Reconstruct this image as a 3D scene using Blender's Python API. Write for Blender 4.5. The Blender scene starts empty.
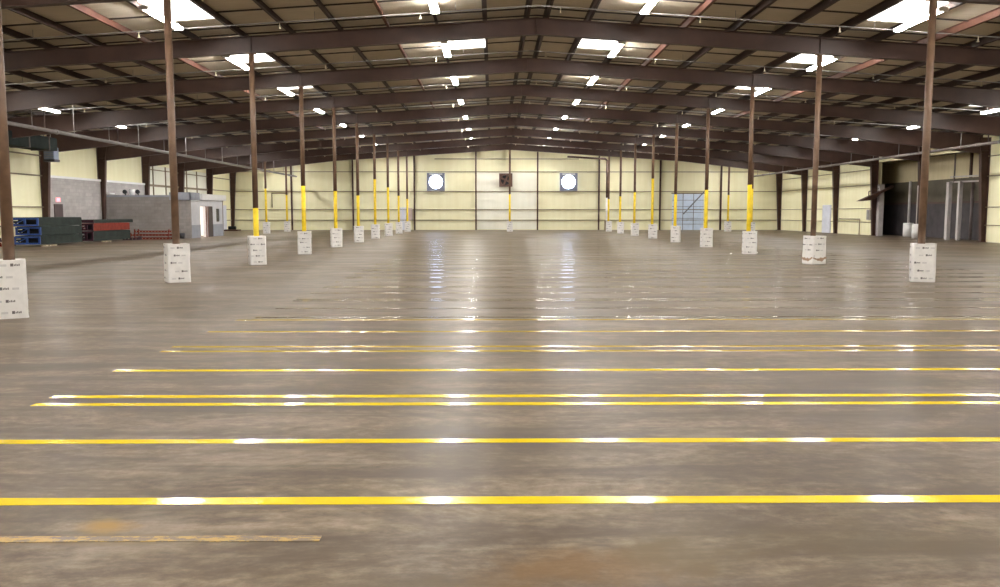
import bpy, math, random
from mathutils import Vector, Matrix
random.seed(7)
C = bpy.context.scene.collection
R = math.radians
# ------------------------------------------------------------------ layout (metres; X right, Y into the hall, Z up)
RX = 1.35                 # roof ridge
HALF = 25.9               # ridge to side wall
Y0, Y1 = -9.0, 78.8       # near and far end walls
FR = [-7.0 + 6.6 * i for i in range(14)]   # frame lines: -7 ... 78.8
FR = [round(19.4 + 6.6 * k, 2) for k in range(-4, 10)]   # -7.0 .. 78.8
XL, XR = RX - HALF, RX + HALF
SL = 0.065
def roofz(x): return 7.72 - SL * abs(x - RX)
COLOFF, OUTOFF = 8.71, 19.1

# ------------------------------------------------------------------ mesh helpers
class MB:
    def __init__(s): s.v = []; s.f = []; s.mi = []; s.m = 0
    def _add(s, vs, fs):
        n = len(s.v); s.v += [tuple(p) for p in vs]
        for f in fs: s.f.append(tuple(i + n for i in f)); s.mi.append(s.m)
        return s
    def box(s, x0, x1, y0, y1, z0, z1, M=None):
        vs = [Vector(p) for p in ((x0,y0,z0),(x1,y0,z0),(x1,y1,z0),(x0,y1,z0),(x0,y0,z1),(x1,y0,z1),(x1,y1,z1),(x0,y1,z1))]
        if M: vs = [M @ p for p in vs]
        return s._add(vs, [(0,3,2,1),(4,5,6,7),(0,1,5,4),(1,2,6,5),(2,3,7,6),(3,0,4,7)])
    def loft(s, rings, cap=True, closed=True):
        n = len(rings[0]); vs = [p for r in rings for p in r]; fs = []
        for i in range(len(rings) - 1):
            for j in range(n if closed else n - 1):
                k = (j + 1) % n
                fs.append((i*n + j, i*n + k, (i+1)*n + k, (i+1)*n + j))
        if cap:
            fs.append(tuple(range(n))[::-1]); fs.append(tuple((len(rings)-1)*n + j for j in range(n)))
        return s._add(vs, fs)
    def cyl(s, p, q, r, r2=None, n=12):
        p, q = Vector(p), Vector(q); r2 = r if r2 is None else r2
        d = (q - p).normalized(); a = Vector((0,0,1)) if abs(d.z) < .9 else Vector((1,0,0))
        u = d.cross(a).normalized(); w = d.cross(u)
        ring = lambda c, rr: [c + (u*math.cos(t) + w*math.sin(t))*rr for t in [2*math.pi*i/n for i in range(n)]]
        return s.loft([ring(p, r), ring(q, r2)])
    def tube(s, pts, r, n=10):
        for a, b in zip(pts, pts[1:]): s.cyl(a, b, r, n=n)
        for p in pts[1:-1]: s.ball(p, r * 1.02, n)
        return s
    def ball(s, c, r, n=10):
        c = Vector(c); rings = []
        for i in range(1, 6):
            t = math.pi*i/6
            rings.append([c + Vector((math.sin(t)*math.cos(2*math.pi*j/n), math.sin(t)*math.sin(2*math.pi*j/n), math.cos(t)))*r for j in range(n)])
        return s.loft(rings)
    def bar(s, p, q, w, h):
        """box-section bar from p to q, w sideways, h upwards"""
        p, q = Vector(p), Vector(q); d = (q-p).normalized()
        u = d.cross(Vector((0,0,1)))
        u = Vector((1,0,0)) if u.length < 1e-4 else u.normalized()
        n = u.cross(d).normalized()
        ring = lambda c: [c - u*w/2 - n*h/2, c + u*w/2 - n*h/2, c + u*w/2 + n*h/2, c - u*w/2 + n*h/2]
        return s.loft([ring(p), ring(q)])
    def prism(s, poly, axis, a, b):
        """polygon (2-D) extruded along axis 'x' or 'y' from a to b"""
        if axis == 'y': mk = lambda t: [(x, t, z) for x, z in poly]
        elif axis == 'x': mk = lambda t: [(t, y, z) for y, z in poly]
        else: mk = lambda t: [(x, y, t) for x, y in poly]
        return s.loft([mk(a), mk(b)])
    def build(s, name, mats, parent=None, kind=None, smooth=False, loc=None, bevel=0):
        me = bpy.data.meshes.new(name); me.from_pydata(s.v, [], s.f); me.update()
        mats = mats if isinstance(mats, (list, tuple)) else [mats]
        for m in mats: me.materials.append(m)
        for p, i in zip(me.polygons, s.mi): p.material_index = i
        import bmesh
        bm = bmesh.new(); bm.from_mesh(me); bmesh.ops.recalc_face_normals(bm, faces=bm.faces); bm.to_mesh(me); bm.free()
        if smooth:
            for p in me.polygons: p.use_smooth = len(p.vertices) == 4
        o = bpy.data.objects.new(name, me); C.objects.link(o)
        if parent: o.parent = parent
        if loc: o.location = loc
        if kind: o['kind'] = kind
        if bevel:
            b = o.modifiers.new('bevel', 'BEVEL'); b.width = bevel; b.segments = 2; b.limit_method = 'ANGLE'
        return o
def tag(o, label, cat, group=None):
    o['label'] = label; o['category'] = cat
    if group: o['group'] = group
    return o
def thing(name, label, cat, loc=(0,0,0), rz=0, group=None):
    o = bpy.data.objects.new(name, None); C.objects.link(o)
    o.empty_display_size = .2; o.location = loc; o.rotation_euler = (0,0,rz)
    return tag(o, label, cat, group)
def copy_tree(o, parent=None):
    c = o.copy(); C.objects.link(c)
    if parent: c.parent = parent
    for ch in list(o.children): copy_tree(ch, c)
    return c
ORD = ['nearest','second nearest','third nearest','fourth nearest','fifth nearest','sixth nearest','seventh nearest','eighth nearest','ninth nearest','tenth nearest','eleventh nearest','twelfth nearest']

# ------------------------------------------------------------------ materials
class NT:
    def __init__(s, name):
        s.m = bpy.data.materials.new(name); s.m.use_nodes = True; s.t = s.m.node_tree
        s.b = s.t.nodes['Principled BSDF']; s.co = None
    def n(s, ty, **k):
        o = s.t.nodes.new(ty)
        for a, b in k.items(): setattr(o, a, b)
        return o
    def l(s, a, b): s.t.links.new(a, b)
    def coord(s, scale=(1,1,1), obj=False):
        g = s.n('ShaderNodeTexCoord') if obj else s.n('ShaderNodeNewGeometry')
        mp = s.n('ShaderNodeMapping'); mp.inputs['Scale'].default_value = scale
        s.l(g.outputs['Object' if obj else 'Position'], mp.inputs[0]); return mp.outputs[0]
    def noise(s, scale, detail=4, rough=.55, vec=None, dist=0):
        o = s.n('ShaderNodeTexNoise'); o.inputs['Scale'].default_value = scale
        o.inputs['Detail'].default_value = detail; o.inputs['Roughness'].default_value = rough; o.inputs['Distortion'].default_value = dist
        s.l(vec if vec else s.coord(), o.inputs['Vector']); return o.outputs['Fac']
    def ramp(s, fac, stops):
        o = s.n('ShaderNodeValToRGB'); e = o.color_ramp.elements
        while len(e) < len(stops): e.new(.5)
        for el, (p, c) in zip(e, stops):
            el.position = p; el.color = (*c, 1) if len(c) == 3 else c
        s.l(fac, o.inputs[0]); return o.outputs[0]
    def rng(s, fac, a, b, c, d):
        o = s.n('ShaderNodeMapRange'); s.l(fac, o.inputs[0])
        for i, v in enumerate((a,b,c,d)): o.inputs[i+1].default_value = v
        return o.outputs[0]
    def math(s, op, a, b=None):
        o = s.n('ShaderNodeMath', operation=op)
        for i, v in enumerate((a, b)):
            if v is None: continue
            if isinstance(v, (int, float)): o.inputs[i].default_value = v
            else: s.l(v, o.inputs[i])
        return o.outputs[0]
    def mix(s, fac, a, b, mode='MIX'):
        o = s.n('ShaderNodeMix', data_type='RGBA', blend_type=mode)
        for i, v in ((0, fac), (6, a), (7, b)):
            if isinstance(v, (int, float)): o.inputs[i].default_value = v
            elif isinstance(v, tuple): o.inputs[i].default_value = (*v, 1)
            else: s.l(v, o.inputs[i])
        return o.outputs[2]
    def bump(s, h, strength, dist=.02):
        o = s.n('ShaderNodeBump'); o.inputs['Strength'].default_value = strength; o.inputs['Distance'].default_value = dist
        s.l(h, o.inputs['Height']); s.l(o.outputs[0], s.b.inputs['Normal'])
    def set(s, **k):
        nm = {'col':'Base Color','rough':'Roughness','metal':'Metallic','spec':'Specular IOR Level','alpha':'Alpha'}
        for a, v in k.items():
            i = s.b.inputs[nm[a]]
            if isinstance(v, tuple): i.default_value = (*v, 1)
            elif isinstance(v, (int, float)): i.default_value = v
            else: s.l(v, i)
        return s.m
def paint(name, col, rough=.5, var=.18, scale=3.0, metal=0.0, spec=.4):
    t = NT(name); f = t.noise(scale, 5)
    lo = tuple(c*(1-var) for c in col); hi = tuple(min(1, c*(1+var)) for c in col)
    return t.set(col=t.ramp(f, [(.3, lo), (.7, hi)]), rough=rough, metal=metal, spec=spec)
def emit(name, col, st):
    t = NT(name); t.b.inputs['Emission Color'].default_value = (*col, 1); t.b.inputs['Emission Strength'].default_value = st
    return t.set(col=(.3,.3,.3), rough=.4)

def floor_mat():
    t = NT('concrete_floor')
    wide = t.coord((.6, 1, 1))
    big = t.noise(.4, 6, .6, wide, .4); mid = t.noise(1.5, 8, .66, wide, .5); fine = t.noise(11, 8, .72, wide)
    base = t.ramp(big, [(.38, (0.086,0.058,0.036)), (.5, (0.142,0.105,0.069)), (.62, (0.202,0.158,0.114))])
    base = t.mix(.6, base, t.ramp(mid, [(.39, (0.049,0.032,0.019)), (.5, (0.142,0.105,0.069)), (.61, (0.257,0.208,0.158))]))
    base = t.mix(.55, base, t.ramp(fine, [(.36, (0.049,0.034,0.020)), (.5, (0.142,0.105,0.069)), (.64, (0.269,0.221,0.169))]))
    blot = t.noise(.9, 10, .74, t.coord((.55, 1.1, 1)), .9)
    base = t.mix(t.rng(blot, .40, .52, .75, 0), base, (0.081,0.061,0.042))
    base = t.mix(t.rng(blot, .53, .66, 0, .6), base, (0.271,0.224,0.175))
    # worn tyre marks running across the hall
    streak = t.noise(2.2, 5, .6, t.coord((.12, 1.4, 1)), .8)
    base = t.mix(t.rng(streak, .46, .64, 0, .65), base, (0.056,0.041,0.029))
    # rusty patches of their own shape on the concrete
    warp = t.noise(1.7, 5, .65)
    for (x, y, rx, ry, c, a) in ((.35,3.62,.45,.25,(0.141,0.075,0.021),.6),(1.75,3.9,.9,.3,(0.078,0.056,0.027),.6),(-1.97,4.16,.16,.12,(0.281,0.162,0.021),.75),
                                 (-2.3,3.96,1.0,.07,(0.175,0.104,0.035),.45),(-.5,3.35,.5,.2,(0.080,0.058,0.031),.6),(1.8,4.3,.3,.12,(0.078,0.056,0.029),.55),(.9,3.75,.3,.2,(0.095,0.066,0.027),.5)):
        g = t.n('ShaderNodeNewGeometry'); mp = t.n('ShaderNodeMapping'); mp.vector_type = 'POINT'
        mp.inputs['Location'].default_value = (-x/rx, -y/ry, 0); mp.inputs['Scale'].default_value = (1/rx, 1/ry, 0)
        t.l(g.outputs['Position'], mp.inputs[0])
        ln = t.n('ShaderNodeVectorMath', operation='LENGTH'); t.l(mp.outputs[0], ln.inputs[0])
        d = t.math('ADD', ln.outputs['Value'], t.rng(warp, .3, .7, -.7, .7))
        base = t.mix(t.rng(d, .35, 1.25, a, 0), base, c)
    rgh = t.math('ADD', t.rng(big, .35, .65, .34, .42), t.rng(fine, .3, .7, -.02, .03))
    return t.set(col=base, rough=rgh, spec=.08)
def line_mat(name, col, wear, rough):
    t = NT(name)
    f = t.noise(9, 6, .7, t.coord((.5, 1.5, 1))); g = t.noise(40, 3)
    con = (.142,.105,.070)
    c = t.mix(t.rng(t.math('ADD', t.math('MULTIPLY', f, .75), t.math('MULTIPLY', g, .25)), .5 - .25*wear*1.6, .62, 0 if wear < .9 else .35, wear), col, con)
    return t.set(col=c, rough=rough, spec=.6)
def insulation(name, lo, hi, ax):
    t = NT(name)
    sc = (1, 0, 0) if ax == 'x' else (0, 1, 0)
    w = t.noise(2.6, 3, .6, t.coord(tuple(v*1.0 if v else .06 for v in sc)))
    f = t.noise(.6, 5)
    c = t.mix(.5, t.ramp(w, [(.3, lo), (.65, hi)]), t.ramp(f, [(.3, lo), (.7, hi)]))
    wv = t.n('ShaderNodeTexWave', wave_type='BANDS', bands_direction='X' if ax == 'x' else 'Y'); wv.inputs['Scale'].default_value = .55
    wv.inputs['Distortion'].default_value = .6; t.l(t.coord(), wv.inputs[0])
    t.bump(wv.outputs['Fac'], .10, .05)
    return t.set(col=c, rough=.45, spec=.3)
def blocks(name, a, b, mortar, ax):
    t = NT(name)
    g = t.n('ShaderNodeNewGeometry'); sp = t.n('ShaderNodeSeparateXYZ'); t.l(g.outputs['Position'], sp.inputs[0])
    cb = t.n('ShaderNodeCombineXYZ'); t.l(sp.outputs[0 if ax == 'x' else 1], cb.inputs[0]); t.l(sp.outputs[2], cb.inputs[1])
    br = t.n('ShaderNodeTexBrick'); t.l(cb.outputs[0], br.inputs['Vector'])
    for k, v in (('Scale', 1), ('Brick Width', .4), ('Row Height', .2), ('Mortar Size', .008)): br.inputs[k].default_value = v
    for k, v in (('Color1', a), ('Color2', b), ('Mortar', mortar)): br.inputs[k].default_value = (*v, 1)
    n = t.noise(1.2, 6, .65)
    c = t.mix(t.rng(n, .35, .7, 0, .55), br.outputs['Color'], tuple(x*.62 for x in a))
    t.bump(br.outputs['Fac'], -.2, .01)
    return t.set(col=c, rough=.85, spec=.2)
def roof_mat():
    t = NT('roof_liner')
    f = t.noise(.5, 5, .6); g = t.noise(5, 4, .6, t.coord((.3, 2, 1)))
    c = t.mix(.45, t.ramp(f, [(.3, (.50,.45,.35)), (.7, (.66,.60,.48))]), t.ramp(g, [(.3, (.48,.43,.33)), (.7, (.66,.60,.48))]))
    t.bump(g, .3, .05)
    return t.set(col=c, rough=.6, spec=.25)

M = {}
M['floor'] = floor_mat()
M['line'] = line_mat('yellow_line_paint', (.80,.60,.015), .16, .15)
M['line_used'] = line_mat('scuffed_line_paint', (.56,.40,.03), .2, .15)
M['line_faint'] = line_mat('faint_line_paint', (.16,.125,.065), .5, .15)
def worn_mat():
    t = NT('worn_line_paint'); f = t.noise(7, 8, .8, t.coord((.8, 2.5, 1)))
    return t.set(col=t.ramp(f, [(.47, (.38,.235,.045)), (.495, (.22,.145,.045)), (.515, (.142,.105,.070))]), rough=.4, spec=.4)
M['line_worn'] = worn_mat()
M['wall_y'] = insulation('yellow_wall_liner_side', (.83,.785,.51), (.91,.88,.62), 'y')
M['wall_yf'] = insulation('yellow_wall_liner_end', (.83,.79,.52), (.91,.88,.63), 'x')
M['wall_pale'] = insulation('pale_wall_liner_end', (.84,.83,.70), (.92,.91,.80), 'x')
M['pale_panel'] = insulation('pale_wall_liner_side', (.78,.79,.68), (.88,.88,.78), 'y')
M['roof'] = roof_mat()
M['beam'] = paint('brown_beam_paint', (.060,.032,.025), .5, .22, 1.5)
M['purlin'] = paint('dark_purlin_paint', (.045,.026,.022), .55, .2, 2)
M['purlin_lit'] = paint('lamp_lit_purlin', (.17,.075,.05), .55, .2, 2)  # lamplight on the purlin webs, put into the colour
M['strap'] = paint('dark_strap', (.045,.036,.03), .6)
M['column'] = paint('brown_column_paint', (.145,.085,.052), .45, .25, 4)
M['yellow'] = paint('yellow_column_paint', (.80,.58,.02), .45, .15, 6)
M['girt'] = paint('brown_girt', (.25,.20,.13), .6)
M['frame'] = paint('maroon_frame_paint', (.06,.027,.019), .5, .25, 2)
M['wrap'] = paint('white_stretch_wrap', (.80,.78,.76), .32, .06, 7, spec=.5)
M['mark'] = paint('dark_print', (.15,.135,.14), .5, .2, 20)
M['mark_pale'] = paint('pale_print', (.62,.60,.60), .5, .1, 20)
M['dirt'] = paint('brown_torn_wrap', (.36,.24,.17), .7, .3, 9)
M['lamp_body'] = paint('white_enamel', (.85,.85,.83), .35, .04)
M['tube'] = emit('fluorescent_tube', (1.0,.965,.92), 160)
M['sky'] = emit('daylit_skylight_panel', (1.0,.97,.92), 3.2)
M['fan_light'] = emit('daylight_through_fan', (.58,.70,1.0), 18)
M['fan_steel'] = paint('galvanized_fan_housing', (.22,.23,.30), .45, .12, 6)
M['fan_brown'] = paint('brown_fan_housing', (.13,.075,.06), .6, .3, 5)
M['galv'] = paint('galvanized_pipe', (.28,.27,.265), .45, .1, 5, .1)
M['pipe_dark'] = paint('dark_sprinkler_pipe', (.15,.12,.115), .55)
M['brass'] = paint('brass_head', (.75,.68,.52), .35, .1, 9, .5)
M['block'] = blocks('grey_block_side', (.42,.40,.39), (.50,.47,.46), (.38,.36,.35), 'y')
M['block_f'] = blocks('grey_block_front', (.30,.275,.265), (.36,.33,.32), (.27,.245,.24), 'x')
M['office_white'] = paint('office_white_paint', (.62,.63,.67), .55, .06)
M['office_grey'] = paint('office_grey_paint', (.33,.35,.41), .55, .08)
M['white'] = paint('white_trim', (.86,.86,.85), .45, .03)
M['dark'] = paint('dark_void', (.03,.025,.03), .6)
M['door_dark'] = paint('dark_brown_door', (.06,.04,.04), .5)
M['door_brown'] = paint('brown_door_leaf', (.26,.13,.10), .5)
M['glass'] = paint('dark_window_glass', (.035,.04,.055), .12, .1)
M['door_blue'] = paint('blue_grey_door', (.66,.77,.94), .5, .05)
M['door_rail'] = paint('door_rail', (.16,.17,.22), .5)
M['door_pale'] = paint('pale_blue_door', (.66,.69,.78), .5, .06)
M['blue'] = paint('blue_rack_paint', (.022,.065,.26), .4, .2, 4)
M['green'] = paint('green_rack_paint', (.020,.028,.024), .7, .25, 3, spec=.2)
M['red'] = paint('red_rack_paint', (.17,.025,.014), .65, .25, 4, spec=.2)
M['maroon'] = paint('maroon_rack_paint', (.045,.014,.026), .5, .25, 4)
M['slot'] = paint('dark_slot', (.015,.015,.02), .7)
M['wood'] = paint('pale_timber', (.62,.52,.38), .7, .15, 10)
M['exit'] = emit('exit_letters', (1.0,.12,.16), 6)
M['exit_face'] = emit('exit_face', (1.0,.30,.38), 1.2)
M['office_lamp'] = emit('office_lamp', (1.0,.86,.74), 200)
M['duct'] = paint('dark_green_duct', (.014,.018,.017), .85, .3, 3, spec=.1)
M['heater'] = paint('blue_grey_heater', (.20,.24,.33), .45, .15, 5)
M['annex_top'] = insulation('dimmed_annex_liner', (.46,.40,.25), (.60,.52,.34), 'y')  # liner colour dulled to carry the dimness of the unlit annex
M['annex_mid'] = paint('annex_dim_panel', (.085,.073,.05), .7, .2, 1)  # shade inside the annex darkened into this colour
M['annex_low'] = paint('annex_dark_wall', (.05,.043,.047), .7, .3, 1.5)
M['post_grey'] = paint('grey_post_paint', (.46,.43,.42), .5, .12, 3)
M['pink'] = paint('pinkish_cabinet', (.55,.44,.40), .5, .1)
M['black'] = paint('black_plastic', (.03,.03,.035), .5)

# ------------------------------------------------------------------ shell
MB().box(XL-.3, XR+7.2, Y0-.3, Y1+.3, -.3, 0).build('floor', M['floor'], kind='structure')
def roof_poly(dz0, dz1, e=.35):
    a, b, c = (XL-e, RX, XR+e)
    return [(a, roofz(a)+dz0), (b, roofz(b)+dz0), (c, roofz(c)+dz0), (c, roofz(c)+dz1), (b, roofz(b)+dz1), (a, roofz(a)+dz1)]
ceil = MB().prism(roof_poly(0, .12), 'y', Y0-.3, Y1+.3).build('ceiling', M['roof'], kind='structure')
PUR = [.3] + [.1 + 1.48*n for n in range(1, 18)]
for s in (-1, 1):
    for i, o in enumerate(PUR):
        x = RX + s*o; z = roofz(x); m = MB()
        m.box(x-.012, x+.012, Y0, Y1, z-.2, z); m.box(x-.012, x+.075, Y0, Y1, z-.2, z-.188); m.box(x-.075, x+.012, Y0, Y1, z-.012, z)
        m.build('purlin', M['purlin_lit'] if i in (3, 8) else M['purlin'], ceil)  # purlins next to the lamps get the lamp-lit colour
for f in FR[2:-1]:
    for d in (.45, 2.35, 4.25, 6.1):
        MB().prism(roof_poly(-.03, -.002, -.02), 'y', f+d-.035, f+d+.035).build('roof_strap', M['strap'], ceil)
# end walls
def gable(y0, y1):
    return MB().prism([(XL-.3,0),(XR+.3,0),(XR+.3,roofz(XR)+.05),(RX,roofz(RX)+.05),(XL-.3,roofz(XL)+.05)], 'y', y0, y1)
wb = gable(Y1, Y1+.3).build('wall_back', M['wall_yf'], kind='structure')
gable(Y0-.3, Y0).build('wall_front', M['wall_yf'], kind='structure')
GZ = [.93, 1.92, 3.62, 5.45]
posts = [RX + s*o for o in (2.9, 8.68, 14.45, 20.2) for s in (-1, 1)]
for z in GZ + [6.65]:
    w = HALF if z < 5.6 else (7.45 - z)/SL*.55
    MB().box(RX-w, RX+w, Y1-.1, Y1, z-.032, z+.032).build('girt', M['girt'], wb)
m = MB().box(RX-2.8, RX+2.8, Y1-.012, Y1, .05, 5.4).build('pale_liner', M['wall_pale'], wb)
m['label'] = 'whiter middle strip of the end wall liner'
# side walls
wl = MB().box(XL-.3, XL, Y0, Y1, 0, roofz(XL)).build('wall_left', M['wall_y'], kind='structure')
wr = MB().box(XR, XR+.3, Y0, 45.8, 0, roofz(XR)).box(XR, XR+.3, 59.0, Y1, 0, roofz(XR)).box(XR, XR+.3, 45.8, 59.0, 5.15, roofz(XR)).build('wall_right', M['wall_y'], kind='structure')
for z in GZ[:3] + [4.7]:
    for a, b in ((Y0, 45.8), (59.0, Y1)):
        MB().box(XR-.06, XR, a, b, z-.025, z+.025).build('girt', M['girt'], wr)
    for a, b in ((Y0, 45.8), (59.0, Y1)):
        if a > 50 and z < 2.5: a = 59.6
        MB().box(XL, XL+.06, a, b, z-.035, z+.035).build('girt', M['girt'], wl)
MB().box(XL, XL+.12, 46.0, 59.0, 0, 3.55).build('block_wall', M['block'], wl)
MB().box(XL, XL+.16, 46.0, 59.0, 3.55, 3.68).build('ledge', M['white'], wl)
for a, b in ((59.3, 65.3), (65.9, 71.9)):
    MB().box(XL, XL+.05, a, b, .1, 5.0).build('pale_panel', M['pale_panel'], wl)
    for y in (a+1.3, a+3.6):
        MB().box(XL+.05, XL+.12, y-.04, y+.04, .1, 5.0).build('mullion', M['girt'], wl)
    MB().box(XL+.05, XL+.12, a, b, 3.5, 3.6).build('mullion', M['girt'], wl)
# annex beyond the open right bays, its dimness put into the wall colours
AX = XR + 1.8
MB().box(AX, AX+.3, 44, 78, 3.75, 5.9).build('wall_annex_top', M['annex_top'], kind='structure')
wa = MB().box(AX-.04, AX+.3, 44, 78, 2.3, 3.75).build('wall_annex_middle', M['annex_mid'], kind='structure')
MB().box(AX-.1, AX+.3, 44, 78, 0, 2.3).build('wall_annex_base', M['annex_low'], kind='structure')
MB().box(AX-.16, AX-.1, 44, 78, 2.2, 2.32).build('trim_1', M['frame'], kind='structure')
MB().box(XR+.3, AX, 43.7, 44, 0, 5.9).build('wall_annex_near', M['annex_mid'], kind='structure')
MB().box(XR+.3, AX, 78, 78.3, 0, 5.9).build('wall_annex_far', M['annex_mid'], kind='structure')
MB().prism([(XR+.3,5.75),(AX+.3,5.2),(AX+.3,5.35),(XR+.3,5.9)], 'y', 43.7, 78.3).build('ceiling_annex', M['annex_mid'], kind='structure')
for y in (50.5, 56.5, 62.5, 68.5):
    MB().box(AX-.12, AX, y-.08, y+.08, 3.75, 5.3).build('post_strip', M['frame'], wa)

# ------------------------------------------------------------------ roof beams and wall columns
def depth(o): return .50 if o < 15 else .50 + .55*(o-15)/(HALF-15)
def beam_mesh():
    m = MB(); st = [0, 4, 8.71, 13, 15, 18, 21, 23.5, 25.5]
    for s in (-1, 1):
        top = [(s*o, 7.52 - SL*o) for o in st]; bot = [(s*o, 7.52 - SL*o - depth(o)) for o in st]
        m.prism(top + bot[::-1], 'y', -.008, .008)
        for line, t in ((top, -.02), (bot, .02)):
            rings = [[(x, -.11, z), (x, .11, z), (x, .11, z+t), (x, -.11, z+t)] for x, z in line]
            m.loft(rings)
        for o in (.012, 8.71):
            x = s*o; z = 7.52 - SL*o
            m.box(x-.008, x+.008, -.07, .07, z-depth(o)+.02, z-.02)
    return m
bm0 = None
for i, y in enumerate(FR[2:-1]):
    if bm0 is None: o = bm0 = beam_mesh().build('roof_beam', M['beam'])
    else: o = bm0.copy(); C.objects.link(o)
    o.location = (RX, y, 0)
    k = i - 2
    lab = ('brown steel gable roof beam overhead in front of the view' if k < 0 else
           'brown steel gable roof beam, %s of those crossing the hall in view' % ORD[k])
    tag(o, lab, 'roof beam', 'gable roof beams')
def frame_col(s):
    """tapered wall column standing at a side wall: s=-1 left, 1 right; origin at wall foot"""
    m = MB(); zt = 5.0
    sec = [(0, .22), (zt, .50), (5.72, .62)]
    m.prism([(0,0)] + [(-s*w, z) for z, w in sec] + [(0, 5.72)], 'y', -.01, .01)
    m.loft([[(-s*w, -.12, z), (-s*w, .12, z), (-s*(w+.02), .12, z), (-s*(w+.02), -.12, z)] for z, w in sec])
    m.box(min(0,-s*.02), max(0,-s*.02), -.12, .12, 0, 5.72)
    m.box(min(0,-s*.36), max(0,-s*.28), -.16, .16, 0, .025)
    m.box(min(-s*.04,-s*.48), max(-s*.04,-s*.48), -.11, .11, zt-.01, zt+.01)
    return m
for s, X, side in ((-1, XL, 'left'), (1, XR, 'right')):
    src = None; vis = 0
    for i, y in enumerate(FR[1:-1] + [78.55]):
        if src is None: o = src = frame_col(s).build('wall_column', M['frame'])
        else: o = src.copy(); C.objects.link(o)
        o.location = (X, y, 0)
        if y < 39: lab = 'dark maroon tapered steel wall column on the near %s wall, beside the view' % side
        else:
            lab = 'dark maroon tapered steel column on the %s wall, %s of those in view' % (side, ORD[vis]); vis += 1
            if y > 78: lab = 'dark maroon tapered steel column in the far %s corner' % side
        tag(o, lab, 'wall column', 'tapered columns along the %s wall' % side)
for i, x in enumerate(sorted(posts)):
    top = roofz(x) - .24
    m = MB().box(-.065, .065, -.012, .0, 0, top).box(-.065, .065, -.2, -.188, 0, top).box(-.008, .008, -.2, 0, 0, top)
    o = m.build('wind_post', M['frame'], loc=(x, Y1-.1, 0))
    tag(o, 'slim dark post on the far end wall, %s from the left' % ['first','second','third','fourth','fifth','sixth','seventh','eighth'][i], 'post', 'posts on the far end wall')

# ------------------------------------------------------------------ columns and their wrapped guards
def column(x, y, top, ylow, label, group):
    t = thing('steel_column', label, 'column', (x, y, 0), 0, group)
    MB().cyl((0,0,ylow), (0,0,top-.02), .083, n=20).build('shaft', M['column'], t, smooth=True)
    if ylow > .05:
        p = MB().cyl((0,0,.02), (0,0,ylow), .0845, n=20).build('painted_section', M['yellow'], t, smooth=True)
        p['label'] = 'yellow painted lower section'
    MB().box(-.15,.15,-.15,.15,0,.02).build('base_plate', M['frame'], t)
    MB().box(-.13,.13,-.11,.11,top-.02,top).build('cap_plate', M['column'], t)
    return t
def rounded(hw, r, n=4):
    pts = []
    for cx, cy, a0 in ((1,1,0),(-1,1,90),(-1,-1,180),(1,-1,270)):
        for i in range(n+1):
            a = R(a0 + 90*i/n); pts.append((cx*(hw-r) + r*math.cos(a), cy*(hw-r) + r*math.sin(a)))
    return pts
def guard(x, y, rz, label, group, seed, hw=.25, h=.89, detail=True, torn=False):
    rnd = random.Random(seed)
    t = thing('column_guard', label, 'column guard', (x, y, 0), R(rz), group)
    m = MB(); rings = []
    for z in (0, .02, .25, .5, .72, h-.015, h):
        k = 1 + (rnd.random()-.5)*.022
        if z in (0,): k *= .985
        if torn and z in (.02, .25): k *= 1.03
        sh = (rnd.random()-.5)*.012
        rings.append([(px*k+sh, py*k, z + (rnd.random()-.5)*.006*(z > .1)) for px, py in rounded(hw, .055)])
    rings.append([(px*.36, py*.36, h-.005) for px, py in rounded(hw, .055)])
    m.loft(rings)
    # printed wrap: slanting rows of a dark word mark and a paler one beside it
    e = hw*1.018; sg = 1 if seed % 2 else -1
    for face in range(4):
        Q = Matrix.Rotation(face*math.pi/2, 4, 'Z'); off = rnd.random()*.36
        for r in range(5):
            z = .07 + r*.178 + (rnd.random()-.5)*.03
            for c in range(-3, 4):
                u = c*.31 + off + sg*r*.075
                if -hw+.03 < u < hw-.16:
                    m.m = 1; m.box(u, u+.04, -e-.002, -e, z-.002, z+.042, Q)
                    if detail:
                        for q in range(4): m.box(u+.047+q*.021, u+.062+q*.021, -e-.002, -e, z+.004, z+.028+.008*(q % 2), Q)
                    else: m.box(u+.045, u+.13, -e-.002, -e, z+.004, z+.03, Q)
                u2 = u + .17
                if -hw+.03 < u2 < hw-.13:
                    m.m = 2; m.box(u2, u2+.09, -e-.002, -e, z, z+.032, Q)
    m.build('wrap', [M['wrap'], M['mark'], M['mark_pale']], t)
    if torn:
        for face, x0, x1 in ((0, -hw*.98, hw*.98), (3, -hw*.98, hw*.98)):
            Q = Matrix.Rotation(face*math.pi/2, 4, 'Z'); n = 14
            xs = [x0 + (x1-x0)*i/n for i in range(n+1)]
            mid = [.20 - .05*math.sin(2.2*i/n*math.pi/2) + (rnd.random()-.5)*.03 for i in range(n+1)]
            wd = [.012 + .045*rnd.random()*math.sin(math.pi*(i+.5)/(n+1)) + .008 for i in range(n+1)]
            rings = [[Q @ Vector(p) for p in ((x,-e*1.03,z-h_),(x,-e*1.045,z-h_),(x,-e*1.045,z+h_),(x,-e*1.03,z+h_))] for x, z, h_ in zip(xs, mid, wd)]
            q = MB().loft(rings).build('torn_patch', M['dirt'], t)
            q['label'] = 'torn brown lower patch'
    return t
ROW = [12.8 + 6.6*k for k in range(10)]
lowL = [0, 0, 1.75, 2.65, 2.62, 2.55, 3.7, 3.4, 2.95, 2.8]
lowR = [0, 0, 0, 2.7, 2.68, 2.62, 3.75, 3.05, 2.9, 2.8]
rzL = [30, 31, 22, 9, 18, 14, 2, 17, 9, 6]; rzR = [0, -20, 19, -9, -2, -18, -2, 0, -4, -8]
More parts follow.
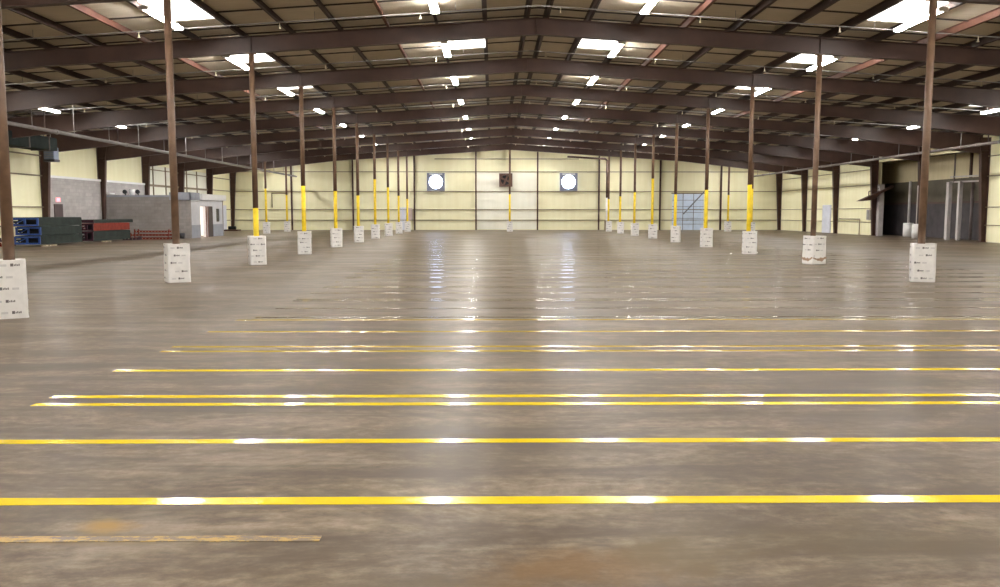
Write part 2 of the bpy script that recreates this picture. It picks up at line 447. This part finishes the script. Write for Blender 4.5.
for s, side, low, rzs in ((-1, 'left', lowL, rzL), (1, 'right', lowR, rzR)):
    for i, y in enumerate(ROW):
        if s > 0 and i == 0: continue
        x = RX + s*COLOFF - (.06 if i == 0 else 0)
        n = i if s < 0 else i-1
        sh = 'brown steel column, bare to the floor guard' if low[i] == 0 else 'brown steel column with yellow lower part'
        column(x, y, 7.52 - SL*COLOFF - .50, low[i], '%s, %s in the %s row' % (sh, ORD[n], side), 'columns of the %s row' % side)
        nm = 'white printed-wrap guard around the %s column of the %s row' % (ORD[n], side)
        if s > 0 and i == 2: nm = 'white printed-wrap guard torn brown at the foot, second nearest column of right row'
        guard(x + (-.04 if i == 0 else .01 if s < 0 else .05), y, rzs[i], nm, 'wrapped guards of the %s row' % side, 3*i + (7 if s > 0 else 2), hw=.255, detail=i < 5, torn=(s > 0 and i == 2))
for s, side in ((-1, 'left'), (1, 'right')):
    for i, (y, lo) in enumerate(((65.6, 3.5), (72.2, 3.15))):
        x = RX + s*OUTOFF; w = 'nearer' if i == 0 else 'farther'
        column(x, y, 7.52 - SL*OUTOFF - depth(OUTOFF), lo, 'thin far column, yellow below, %s of the two near the %s wall' % (w, side), 'outer columns')
        guard(x, y, 5, 'white wrap guard on the %s of the two outer columns by the %s wall' % (w, side), 'outer column guards', 40+i+2*(s > 0), detail=False)
column(RX+.15, 72.2, 7.0, 3.2, 'far column under the roof ridge, yellow below, before the end wall', 'columns')
guard(RX+.15, 72.2, 0, 'white wrap guard on the far column under the ridge', 'column guards', 55, detail=False)

# ------------------------------------------------------------------ strip lights and skylights
def make_lamp():
    t = thing('strip_light', 'x', 'light')
    MB().box(-.07,.07,-1.22,1.22,.015,.065).build('housing', M['lamp_body'], t)
    for x, z in ((-.09,.0),(-.032,-.022),(.032,-.022),(.09,.0)):
        MB().cyl((x,-1.17,z), (x,1.17,z), .021, n=8).build('tube', M['tube'], t, smooth=True)
    for y in (-1.2, 1.2): MB().box(-.12,.12,y-.03,y+.03,-.05,.045).build('socket_bar', M['lamp_body'], t)
    for y in (-.9, .9): MB().cyl((0,y,.065), (0,y,.25), .012, n=6).build('hanger', M['galv'], t)
    return t
lamp0 = make_lamp(); first = True
MID = [f + 3.55 for f in FR]
rows = [(-20.5,'far left row'),(-10.2,'row over the left columns'),(-2.96,'row just left of the ridge'),(2.96,'row just right of the ridge'),(10.2,'row over the right columns'),(20.5,'far right row')]
for off, rn in rows:
    cnt = 0
    for y in MID[:-1]:  # far lamps of both outer rows are added to brighten the far walls
        o = lamp0 if first else copy_tree(lamp0); first = False
        x = RX + off; z = roofz(x) - .36
        if abs(off) < 15: z += .09
        o.location = (x, y, z)
        vis = y > (19 if abs(off) < 15 else 33)
        lab = ('lit fluorescent strip light, %s visible in the %s' % (ORD[cnt], rn)) if vis else ('lit fluorescent strip light overhead, %s, before the view' % rn)
        if vis: cnt += 1
        tag(o, lab, 'light', 'strip lights, ' + rn)
def skylight(x0, x1, y0, y1):
    m = MB(); a, b = sorted((x0, x1))
    m.prism([(a, roofz(a)-.04), (b, roofz(b)-.04), (b, roofz(b)-.015), (a, roofz(a)-.015)], 'y', y0, y1)
    m.build('skylight', M['sky'], kind='structure')
for s in (-1, 1):
    for k in (-2, -1, 0, 1, 2):
        y = 19.4 + 6.6*k + 3.55
        ye = (y-1.0, y+1.25) if k < 2 else (y+.2, y+1.1)
        skylight(RX+s*9.0, RX+s*10.44, *ye)
        if k == 1:
            skylight(RX+s*1.6, RX+s*3.04, y-1.0, y+1.25)
    for k in (1, 2, 3, 4, 5): skylight(RX+s*19.4, RX+s*20.6, 19.4+6.6*k+3.4, 19.4+6.6*k+5.0)

# ------------------------------------------------------------------ sprinkler pipes
def head(par, x, z):
    m = MB().cyl((x,0,z-.02), (x,0,z-.10), .014, n=8).cyl((x,0,z-.10), (x,0,z-.16), .02, .03, n=8).cyl((x,0,z-.16),(x,0,z-.17), .045, n=10)
    m.build('sprinkler_head', M['brass'], par)
for i, f in enumerate(FR[4:-1]):
    y = f + 4.9
    t = thing('sprinkler_pipe', 'thin sprinkler branch pipe under the roof in the %s bay' % ORD[i], 'sprinkler pipe', (0, y, 0), 0, 'sprinkler branch pipes')
    pts = [(RX + o, 0, roofz(RX+o) - .24) for o in (-22.5, 0, 22.5)]
    MB().tube(pts, .017, 8).build('pipe', M['galv'], t, smooth=True)
    for o in range(-20, 22, 4):
        x = RX + o + .6; head(t, x, roofz(x) - .24)
        MB().cyl((x+1, 0, roofz(x+1)-.24), (x+1, 0, roofz(x+1)), .008, n=6).build('hanger_rod', M['galv'], t)
for X, z, side, a, b in ((-18.1, 4.95, 'left', 12.0, 77.5), (24.2, 4.98, 'right', 12.0, 77.5)):
    t = thing('sprinkler_main', 'long pale sprinkler main hung on rods along the %s side' % side, 'pipe', (X, 0, 0), 0, 'sprinkler mains')
    m = MB()
    m.cyl((0,a,z), (0,b,z), .075, n=12)
    y = a + 3.3
    while y < b: m.cyl((0,y-.06,z), (0,y+.06,z), .10, n=12); y += 6.6
    m.build('pipe', M['galv'] if side == 'left' else M['pipe_dark'], t, smooth=True)
    y = a + 1.5
    while y < b:
        h = MB().cyl((0,y,z), (0,y,roofz(X)-.01), .016, n=6).cyl((0,y-.02,z), (0,y+.02,z), .085, n=12)
        h.build('hanger', M['galv'], t); y += 3.3
    for yy in (34.2, 40.8, 47.4):
        s = 1 if side == 'left' else -1
        MB().tube([(0,yy,z), (s*.02,yy,roofz(X+s*.02)-.35), (s*3.5,yy,roofz(X+s*3.5)-.34)], .03, 8).build('riser', M['pipe_dark'], t, smooth=True)

# ------------------------------------------------------------------ end wall equipment
def fan(x, z, lit):
    lab = {-1:'square wall fan glowing with blue daylight, left one on the end wall', 1:'square wall fan glowing with blue daylight, right one on the end wall', 0:'dark brown square wall fan behind the middle column on the end wall'}[lit]
    t = thing('exhaust_fan', lab, 'fan', (x, Y1-.1, z), 0, 'end wall fans')
    h = .83 if lit else .62; r = .64 if lit else .46
    n = 40; m = MB()
    ring = lambda y, rr: [(rr*math.cos(2*math.pi*i/n), y, rr*math.sin(2*math.pi*i/n)) for i in range(n)]
    def sq(y):
        out = []
        for i in range(n):
            c, s_ = math.cos(2*math.pi*i/n), math.sin(2*math.pi*i/n); k = h/max(abs(c), abs(s_)); out.append((c*k, y, s_*k))
        return out
    m.loft([sq(0), sq(-.28), ring(-.28, r), ring(-.05, r)], cap=False)
    m.build('housing', M['fan_steel'] if lit else M['fan_brown'], t)
    MB().cyl((0,-.03,0), (0,.0,0), r, n=40).build('opening', M['fan_light'] if lit else M['slot'], t)
    if lit:
        MB().box(-.6,.6,-.29,-.28,h-.16,h-.06).build('louvre_strip', M['white'], t)
    else:
        b = MB()
        for k in range(4): b.box(-.09,.09,-.09,-.07,.1,r-.03, Matrix.Rotation(k*math.pi/2+.4, 4, 'Y'))
        b.build('blade', M['fan_brown'], t)
    MB().cyl((0,-.16,0), (0,-.03,0), .07 if lit else .12, n=16).build('hub', M['white'] if lit else M['fan_brown'], t)
fan(-5.3, 4.5, -1); fan(7.15, 4.5, 1); fan(1.25, 4.68, 0)
# roll-up door, right of the end wall
d = MB().box(17.0, 19.95, Y1-.10, Y1-.02, 0, 3.4).build('door_1', M['door_blue'], kind='structure')
for x in (18.0, 19.0): MB().box(x-.025, x+.025, Y1-.13, Y1-.10, 0, 3.4).build('rail', M['door_rail'], d)
for z in (.55, 1.1, 1.65, 2.2, 2.8): MB().box(17.0, 19.95, Y1-.12, Y1-.10, z-.018, z+.018).build('rail', M['door_rail'], d)
MB().box(16.9, 20.05, Y1-.15, Y1-.02, 3.4, 3.52).build('header', M['girt'], d)
b = MB().bar((18.0, Y1-.3, 1.5), (20.3, Y1-.3, 4.0), .10, .10).build('brace', M['door_rail'])
tag(b, 'diagonal grey brace crossing the blue door', 'brace')
MB().box(-8.85, -8.15, Y1-.10, Y1-.02, 0, 2.05).box(-8.9, -8.1, Y1-.12, Y1-.02, 2.05, 2.12).build('door_2', M['door_pale'], kind='structure')
t = thing('wall_cabinet', 'pinkish panel cabinet on end wall beside the left post', 'cabinet', (-7.75, Y1-.1, .9))
MB().box(-.2,.2,-.2,0,0,1.15).build('body', M['pink'], t); MB().box(-.17,.17,-.215,-.2,.04,1.11).build('door', M['pink'], t)
r = MB().tube([(6.9,77.0,6.75),(10.4,77.0,6.55),(10.55,77.0,6.4),(10.55,77.0,3.0)], .09, 10).build('riser_pipe', M['frame'], smooth=True)
MB().cyl((10.55,77.0,0), (10.55,77.0,3.0), .085, n=10).build('lower_pipe', M['white'], r, smooth=True)
MB().cyl((10.55,77.0,0), (10.55,77.0,.9), .2, n=14).build('valve_body', M['girt'], r)
tag(r, 'dark standpipe with elbow and white lower part before end wall', 'pipe')
r = MB().tube([(-20.7,Y1-.16,2.1),(-20.7,Y1-.16,3.45),(-19.3,Y1-.16,3.45)], .05, 8).build('conduit', M['girt'], smooth=True)
tag(r, 'brown bent conduit on the end wall near the left corner', 'conduit')
# right wall fittings
MB().box(XR-.08, XR, 66.9, 68.3, 0, 2.15).box(XR-.1, XR, 66.8, 66.9, 0, 2.2).box(XR-.1, XR, 68.3, 68.4, 0, 2.2).box(XR-.1, XR, 66.8, 68.4, 2.15, 2.25).build('door_3', M['door_pale'], kind='structure')
o = MB().tube([(XR-.13,61.3,0),(XR-.13,61.3,1.15),(XR-.13,64.9,1.15)], .04, 8).build('conduit', M['girt'], smooth=True)
tag(o, 'dark bent conduit low on the yellow right wall', 'conduit')
t = thing('switch_box', 'small grey box on the right wall beside the open bay', 'box', (XR-.0, 59.9, 1.1))
MB().box(-.18,0,-.2,.2,0,.75).build('body', M['post_grey'], t); MB().box(-.195,-.18,-.17,.17,.04,.7).build('cover', M['galv'], t)
t = thing('metal_hood', 'dark sloping metal hood jutting past the wall column at the open bay', 'hood', (0, 58.3, 0))
MB().prism([(25.7,2.42),(28.1,3.55),(28.1,3.42),(27.2,2.95),(26.75,2.5)], 'y', .0, .5).build('sheet', M['frame'], t)
MB().bar((26.4,.1,2.75),(26.4,.1,3.1), .05,.05).bar((26.4,.1,3.1),(27.1,.1,3.3), .05,.05).build('bracket', M['frame'], t)
o = MB().box(XR-.02, XR+.32, 58.55, 58.95, 0, 3.6).build('trim_2', M['post_grey'], kind='structure')
t = thing('pipe_bollard', 'tall pale pipe post with white wrapped base in the open right bay', 'post', (28.4, 56.6, 0))
MB().cyl((0,0,0), (0,0,3.75), .085, n=14).build('post', M['post_grey'], t, smooth=True)
MB().cyl((0,0,0), (0,0,.92), .33, n=18).build('wrapped_base', M['wrap'], t, smooth=True)
t = thing('pipe_bollard', 'white wrapped post base in front of the maroon wall column, open bay', 'post', (26.5, 51.85, 0))
MB().cyl((0,0,0), (0,0,3.3), .03, n=10).build('post', M['post_grey'], t, smooth=True)
MB().cyl((0,0,0), (0,0,.92), .24, n=18).build('wrapped_base', M['wrap'], t, smooth=True)
# open overhead door frame in the nearer open bay
t = thing('door_track', 'grey open overhead door frame with rails in the nearer open bay', 'door frame', (0,0,0))
for x, y, w in ((27.45,50.0,.30),(27.5,48.9,.20)):
    MB().box(x-.1, x+.1, y-w/2, y+w/2, 0, 3.45).build('upright', M['post_grey'], t)
for z, y in ((3.45,50.0),(3.75,50.0)): MB().bar((27.5,y,z),(27.7,46.1,z-.05), .09,.09).build('rail', M['post_grey'], t)
MB().cyl((27.5,49.6,3.4),(27.5,49.6,5.1), .05, n=8).build('hanger', M['pipe_dark'], t)
o = MB().cyl((28.4,49.2,0),(28.4,49.2,3.4), .09, n=10).build('downpipe', M['pipe_dark'], smooth=True)
tag(o, 'dim grey downpipe standing inside the nearer open bay', 'pipe')
MB().box(AX-.14, AX-.1, 65.8, 67.4, 0, 2.1).build('door_4', M['post_grey'], kind='structure')

# ------------------------------------------------------------------ block office on the left
OX, OY0, OY1 = -19.15, 53.0, 59.5
t = thing('block_office', 'grey block office with white door front by the left wall', 'office', (0,0,0))
MB().box(XL+.15, OX, OY0, OY0+.2, 0, 2.6).build('block_wall', M['block_f'], t)
MB().box(XL+.15, OX, OY1-.2, OY1, 0, 2.6).build('rear_wall', M['block_f'], t)
fr = MB()
for a, b, z0, z1 in ((53.2,54.8,.83,2.6),(54.8,55.9,2.05,2.6),(55.9,56.3,0,2.6),(56.3,57.3,2.05,2.6),(57.3,58.0,.83,2.6),(58.0,58.7,1.9,2.6),(58.0,58.7,.83,1.0),(58.7,59.3,.83,2.6)):
    fr.box(OX-.2, OX, a, b, z0, z1)
fr.build('front_wall', M['office_white'], t)
for a, b in ((53.2, 54.8), (57.3, 59.3)): MB().box(OX-.2, OX+.01, a, b, 0, .83).build('wainscot', M['office_grey'], t)
MB().box(OX-.1, OX-.02, 56.3, 57.3, 0, 2.05).build('door', M['door_dark'], t)
MB().box(OX-.02, OX+.04, 55.9, 55.98, 0, 2.05).box(OX, OX+.04, 56.22, 56.3, 0, 2.05).build('door_frame', M['door_brown'], t)
MB().box(OX-.1, OX-.04, 58.0, 58.7, 1.0, 1.9).build('window_pane', M['glass'], t)
MB().box(XL+.15, OX+.05, OY0-.05, OY1+.05, 2.6, 2.72).build('roof_slab', M['office_grey'], t)
MB().box(-20.4, OX+.08, OY0-.08, OY0, 2.42, 2.9).box(OX, OX+.08, OY0-.08, 54.6, 2.42, 2.9).build('parapet', M['office_grey'], t)
MB().box(OX, OX+.25, 54.6, 59.45, 2.46, 2.84).build('fascia', M['white'], t)
MB().box(XL+.2, -23.7, OY0-.03, OY0, 2.62, 2.74).box(-22.2, -21.2, OY0-.03, OY0, 2.6, 2.68).build('trim_strip', M['white'], t)
MB().box(OX-2.4, OX-2.2, 54.2, 57, 2.5, 2.58).build('ceiling_lamp', M['office_lamp'], t)
MB().box(OX-3.0, OX-2.9, 53.2, 59.3, 0, 2.6).box(OX-2.9, OX-.2, 59.15, 59.3, 0, 2.6).build('inner_wall', M['white'], t)
t = thing('bucket', 'white bucket on the block office roof', 'bucket', (-23.2, 54.0, 2.72))
MB().cyl((0,0,0),(0,0,.38), .15, .18, n=16).build('body', M['white'], t, smooth=True)
MB().cyl((0,0,.36),(0,0,.40), .19, n=16).build('rim', M['white'], t)
for x, s_ in ((-23.62,'left'),(-22.8,'right')):
    t = thing('spotlight', 'small black floodlight %s of the white bucket on the office roof' % s_, 'floodlight', (x, 54.0, 2.72), 0, 'floodlights on the office roof')
    MB().cyl((0,.1,.22),(0,-.1,.24), .10, .14, n=14).build('lamp_head', M['black'], t)
    MB().box(-.03,.03,-.03,.03,.02,.14).box(-.12,.12,-.1,.1,0,.02).build('foot', M['black'], t)
o = MB().tube([(XL+.28,52.8,5.0),(XL+.28,52.8,2.82),(XL+.6,53.2,2.82)], .04, 8).build('conduit', M['white'], smooth=True)
tag(o, 'white conduit dropping down the left wall to the office roof', 'conduit')
o = MB().cyl((0,0,0), (0,0,.34), .15, .19, n=14).build('rubber_bucket', M['black'], loc=(-19.55, 52.55, 0), smooth=True)
tag(o, 'small dark bin at the foot of the block office wall', 'bin')
# exit door and sign on the block wall
EY = 47.15
ed = MB().box(XL+.12, XL+.17, EY-.45, EY+.45, 0, 2.1).build('door_5', M['door_dark'], kind='structure')
t = thing('exit_sign', 'red glowing EXIT sign above the dark left door', 'sign', (XL+.12, EY, 2.22))
MB().box(0,.05,-.2,.2,0,.24).build('face', M['exit_face'], t)
L = MB()
def stroke(u0, u1, z0, z1): L.box(.05, .056, u0, u1, z0, z1)
for k, ch in enumerate('EXIT'):
    # seen from inside the hall the word reads towards larger Y
    u = -.165 + k*.085
    if ch == 'E': stroke(u,u+.018,.05,.19); [stroke(u,u+.06,z,z+.018) for z in (.05,.111,.172)]
    if ch == 'I': stroke(u+.02,u+.038,.05,.19)
    if ch == 'T': stroke(u+.02,u+.038,.05,.19); stroke(u-.005,u+.063,.172,.19)
    if ch == 'X':
        for sg in (-1, 1): L.bar((.053,u+.03-sg*.028,.05),(.053,u+.03+sg*.028,.19), .006, .018)
L.build('letters', M['exit'], t)
MB().box(XL, XL+.1, 75.9, 76.9, 0, 2.3).build('door_6', M['door_pale'], kind='structure')
t = thing('floor_pump', 'low dark machine on the floor in the far left corner', 'machine', (-23.2, 74.5, 0))
MB().box(-.6,.6,-.5,.5,0,.14).build('skid', M['frame'], t); MB().cyl((-.35,0,.28),(.3,0,.28), .15, n=12).build('motor', M['duct'], t)
# duct and heater under the left eave
t = thing('air_duct', 'dark green duct hung under the left eave', 'duct', (-22.7, 0, 0))
MB().box(-.45,.45,36.6,43.2,4.75,5.4).build('trunk', M['duct'], t, bevel=.03)
for y in (37, 38.8, 40.6, 42.4): MB().box(-.48,.48,y-.03,y+.03,4.72,5.43).build('flange', M['pipe_dark'], t)
MB().bar((-.4,38,5.4),(-.4,38,6.05), .03,.03).bar((.4,42,5.4),(.4,42,6.05), .03,.03).build('hanger', M['galv'], t)
t = thing('unit_heater', 'blue grey unit heater hanging at the end of the dark duct', 'heater', (-22.85, 43.7, 0))
MB().box(-.27,.27,-.25,.25,4.36,4.98).build('cabinet', M['heater'], t, bevel=.03)
MB().box(-.29,.29,-.27,.27,4.24,4.36).build('bottom_pan', M['black'], t)
lv = MB()
for k in range(5): lv.box(-.22,.22,-.27,-.25,4.43+k*.1,4.46+k*.1)
lv.build('louvre', M['galv'], t)
MB().cyl((0,0,4.98),(0,0,6.1), .02, n=6).build('hanger', M['galv'], t)

# ------------------------------------------------------------------ dismantled racking stacked on the left
def rack_bundle(x, y, z, w, ln, h, endm, sidem, label, group):
    t = thing('rack_bundle', label, 'rack bundle', (x, y, z), 0, group)
    e = MB()   # upright frame ends facing the hall: two channels with a lattice between
    for zz in (.03, h-.10):
        e.box(0, w, -.04, .06, zz, zz+.075)
    for xx in (0, w*.5-.04, w-.08): e.box(xx, xx+.08, -.03, .05, .03, h-.03)
    e.bar((.06,.0,.08),(w*.5,.0,h-.09), .03,.04)
    e.build('end_frame', endm, t)
    n = 3
    for k in range(n):
        zz = .02 + k*(h-.04)/n
        MB().box(w-.07, w, .06, ln, zz+.012, zz+(h-.04)/n-.012).box(w-.05, w-.01, .06, ln, zz, zz+(h-.04)/n).build('beam', sidem, t)
        MB().box(0, .07, .06, ln, zz+.012, zz+(h-.04)/n-.012).build('beam', sidem, t)
    for yy in (.5, ln*.5, ln-.4):
        MB().box(.07, w-.07, yy-.05, yy+.05, .02, h-.02).build('cross_tie', M['slot'], t)
    MB().box(.02, w-.02, .1, ln-.05, h-.03, h).build('deck', sidem, t)
    return t
gp = 'racking stacked by the left wall'
rack_bundle(-22.85, 39.9, .07, 1.25, 4.1, .44, M['blue'], M['green'], 'bottom blue-ended bundle of green racking in the nearer stack', gp)
rack_bundle(-22.80, 40.0, .51, 1.20, 4.0, .44, M['blue'], M['green'], 'middle blue-ended bundle of green racking in the nearer stack', gp)
rack_bundle(-22.9, 39.85, .95, 1.28, 4.2, .44, M['blue'], M['green'], 'top blue-ended bundle of green racking in the nearer stack', gp)
rack_bundle(-22.25, 45.0, .07, .75, 4.6, .55, M['maroon'], M['green'], 'bottom dark-ended bundle of green racking in the farther stack', gp)
rack_bundle(-22.20, 45.0, .62, .72, 4.5, .42, M['maroon'], M['red'], 'red beams bundle with dark end on the farther stack', gp)
rack_bundle(-22.25, 45.1, 1.04, .76, 4.9, .2, M['maroon'], M['green'], 'thin green bundle topping the farther stack', gp)
for i, (x, y) in enumerate(((-21.72,40.25),(-21.72,40.6),(-21.66,41.0),(-21.6,46.2),(-21.55,46.6))):
    w = MB().box(-.13,.13,-.06,.06,0,.07).build('wood_block', M['wood'], loc=(x+.12, y, 0))
    tag(w, ['pale wood block under the nearer rack stack, first','pale wood block under the nearer rack stack, second','pale wood block under the nearer rack stack, third','pale wood block under the farther rack stack, nearer one','pale wood block under the farther rack stack, farther one'][i], 'wood block', 'wood blocks under racking')
def rack_beam(x, y, z, rz, ln, mat, label, rx=0):
    t = thing('rack_beam', label, 'rack beam', (x, y, z), R(rz), 'loose red rack beams')
    t.rotation_euler = (R(rx), 0, R(rz))
    MB().box(-ln/2, ln/2, -.025, .025, 0, .11).box(-ln/2, ln/2, .025, .045, 0, .07).build('beam', mat, t)
    for s in (-1, 1):
        c = MB().box(s*ln/2-.02, s*ln/2+.02, -.05, .05, -.0, .2).build('end_plate', mat, t)
    d = MB()
    for k in range(int(ln/.2)): d.box(-ln/2+.1+k*.2, -ln/2+.14+k*.2, -.0275, -.025, .04, .075)
    d.build('slot_row', M['wood'], t)
words_ = ['lowest front','lowest middle','lowest rear','second-layer front','second-layer middle','second-layer rear','third-layer front','third-layer rear']
for k in range(8):
    lay = 0 if k < 3 else (1 if k < 6 else 2); j = k if k < 3 else (k-3 if k < 6 else k-6)
    rack_beam(-20.9 + .1*lay + .06*j, 50.6 + .45*j + .08*lay, .0 + .21*lay, 3 - 5*lay + 2*j, 2.45 - .12*lay, M['red'], 'loose red rack beam, %s of the low pile before the block office' % words_[k])
for k in range(3):
    rack_beam(-21.6, 49.85 + .22*k, .0 + .0*k, 14 - 6*k, .85, M['maroon'], 'short dark red rack beam left of the red pile, %s one' % ('front','middle','rear')[k])
for k in range(2):
    rack_beam(-23.4, 40.3, .0 + .22*k, 80, .9, M['maroon'] if k else M['red'], '%s dark red rack beam beyond the left end of the blue stack' % ('lower','upper')[k])

# ------------------------------------------------------------------ floor lines
LX0, LX1 = -3.85, 13.4
def line(y, w, mat, label, x0=LX0, x1=LX1, group=None, seed=0):
    rnd = random.Random(seed); m = MB(); n = 24
    a = [(x0+(x1-x0)*i/n, w/2 + (rnd.random()-.5)*.006) for i in range(n+1)]
    poly = [(x, -h) for x, h in a] + [(x, h) for x, h in a[::-1]]
    # straight strip with faintly uneven painted edges
    rings = [[(x, -h, .0), (x, h, .0), (x, h, .002), (x, -h, .002)] for x, h in a]
    o = m.loft(rings).build('floor_line', mat, loc=(0, y, .0004))
    return tag(o, label, 'floor line', group or 'yellow lines painted across the floor')
line(3.97, .07, M['line_worn'], 'worn patchy ochre floor line in the bottom left foreground', -6.5, -.85, seed=1)
L_ = [(4.51,.115,'line','nearest bright yellow line across the whole foreground floor'),
      (5.73,.105,'line','second nearest bright yellow line across the whole floor width'),
      (6.87,.10,'line','nearer line of the first close yellow pair'),
      (7.17,.10,'line','farther line of the first close yellow pair'),
      (8.38,.10,'line','single yellow line between the first and second close pairs'),
      (9.56,.10,'line_used','nearer line of the second close pair, slightly scuffed yellow'),
      (9.89,.10,'line_used','farther line of the second close pair, slightly scuffed yellow'),
      (11.16,.10,'line_used','single scuffed yellow line just past the second close pair'),
      (12.4,.10,'line_used','scuffed yellow line, last clearly yellow one toward the back')]
for i, (y, w, mt, lb) in enumerate(L_): line(y, w, M[mt], lb, seed=i+2)
y = 12.72; k = 0
while y < 52:
    for d in (0, 1.2, 2.4):
        if y + d < 52: line(y+d, .10, M['line_faint'], 'faint worn glossy floor line behind the clear yellow ones', LX0+.2, LX1, 'faint floor lines farther back', seed=30+k); k += 1
    y += 2.68

# ------------------------------------------------------------------ camera, world, view
cam = bpy.data.cameras.new('camera'); co = bpy.data.objects.new('camera', cam); C.objects.link(co)
cam.sensor_fit = 'HORIZONTAL'; cam.sensor_width = 36; cam.lens = 830/1000*36; cam.clip_end = 300; cam.clip_start = .05
co.location = (0, 0, 1.6); co.rotation_euler = (R(90-5.54), 0, R(-.52))
sc = bpy.context.scene; sc.camera = co
w = bpy.data.worlds.new('world'); sc.world = w; w.use_nodes = True
bg = w.node_tree.nodes['Background']; bg.inputs[0].default_value = (.75,.85,1,1); bg.inputs[1].default_value = 1.0
sc.view_settings.view_transform = 'Standard'; sc.view_settings.look = 'None'
sc.view_settings.exposure = 0; sc.view_settings.gamma = 1; sc.view_settings.use_curve_mapping = False
sc.cycles.use_denoising = True
sc.cycles.max_bounces = 8; sc.cycles.diffuse_bounces = 5; sc.cycles.glossy_bounces = 4
sc.cycles.sample_clamp_indirect = 8
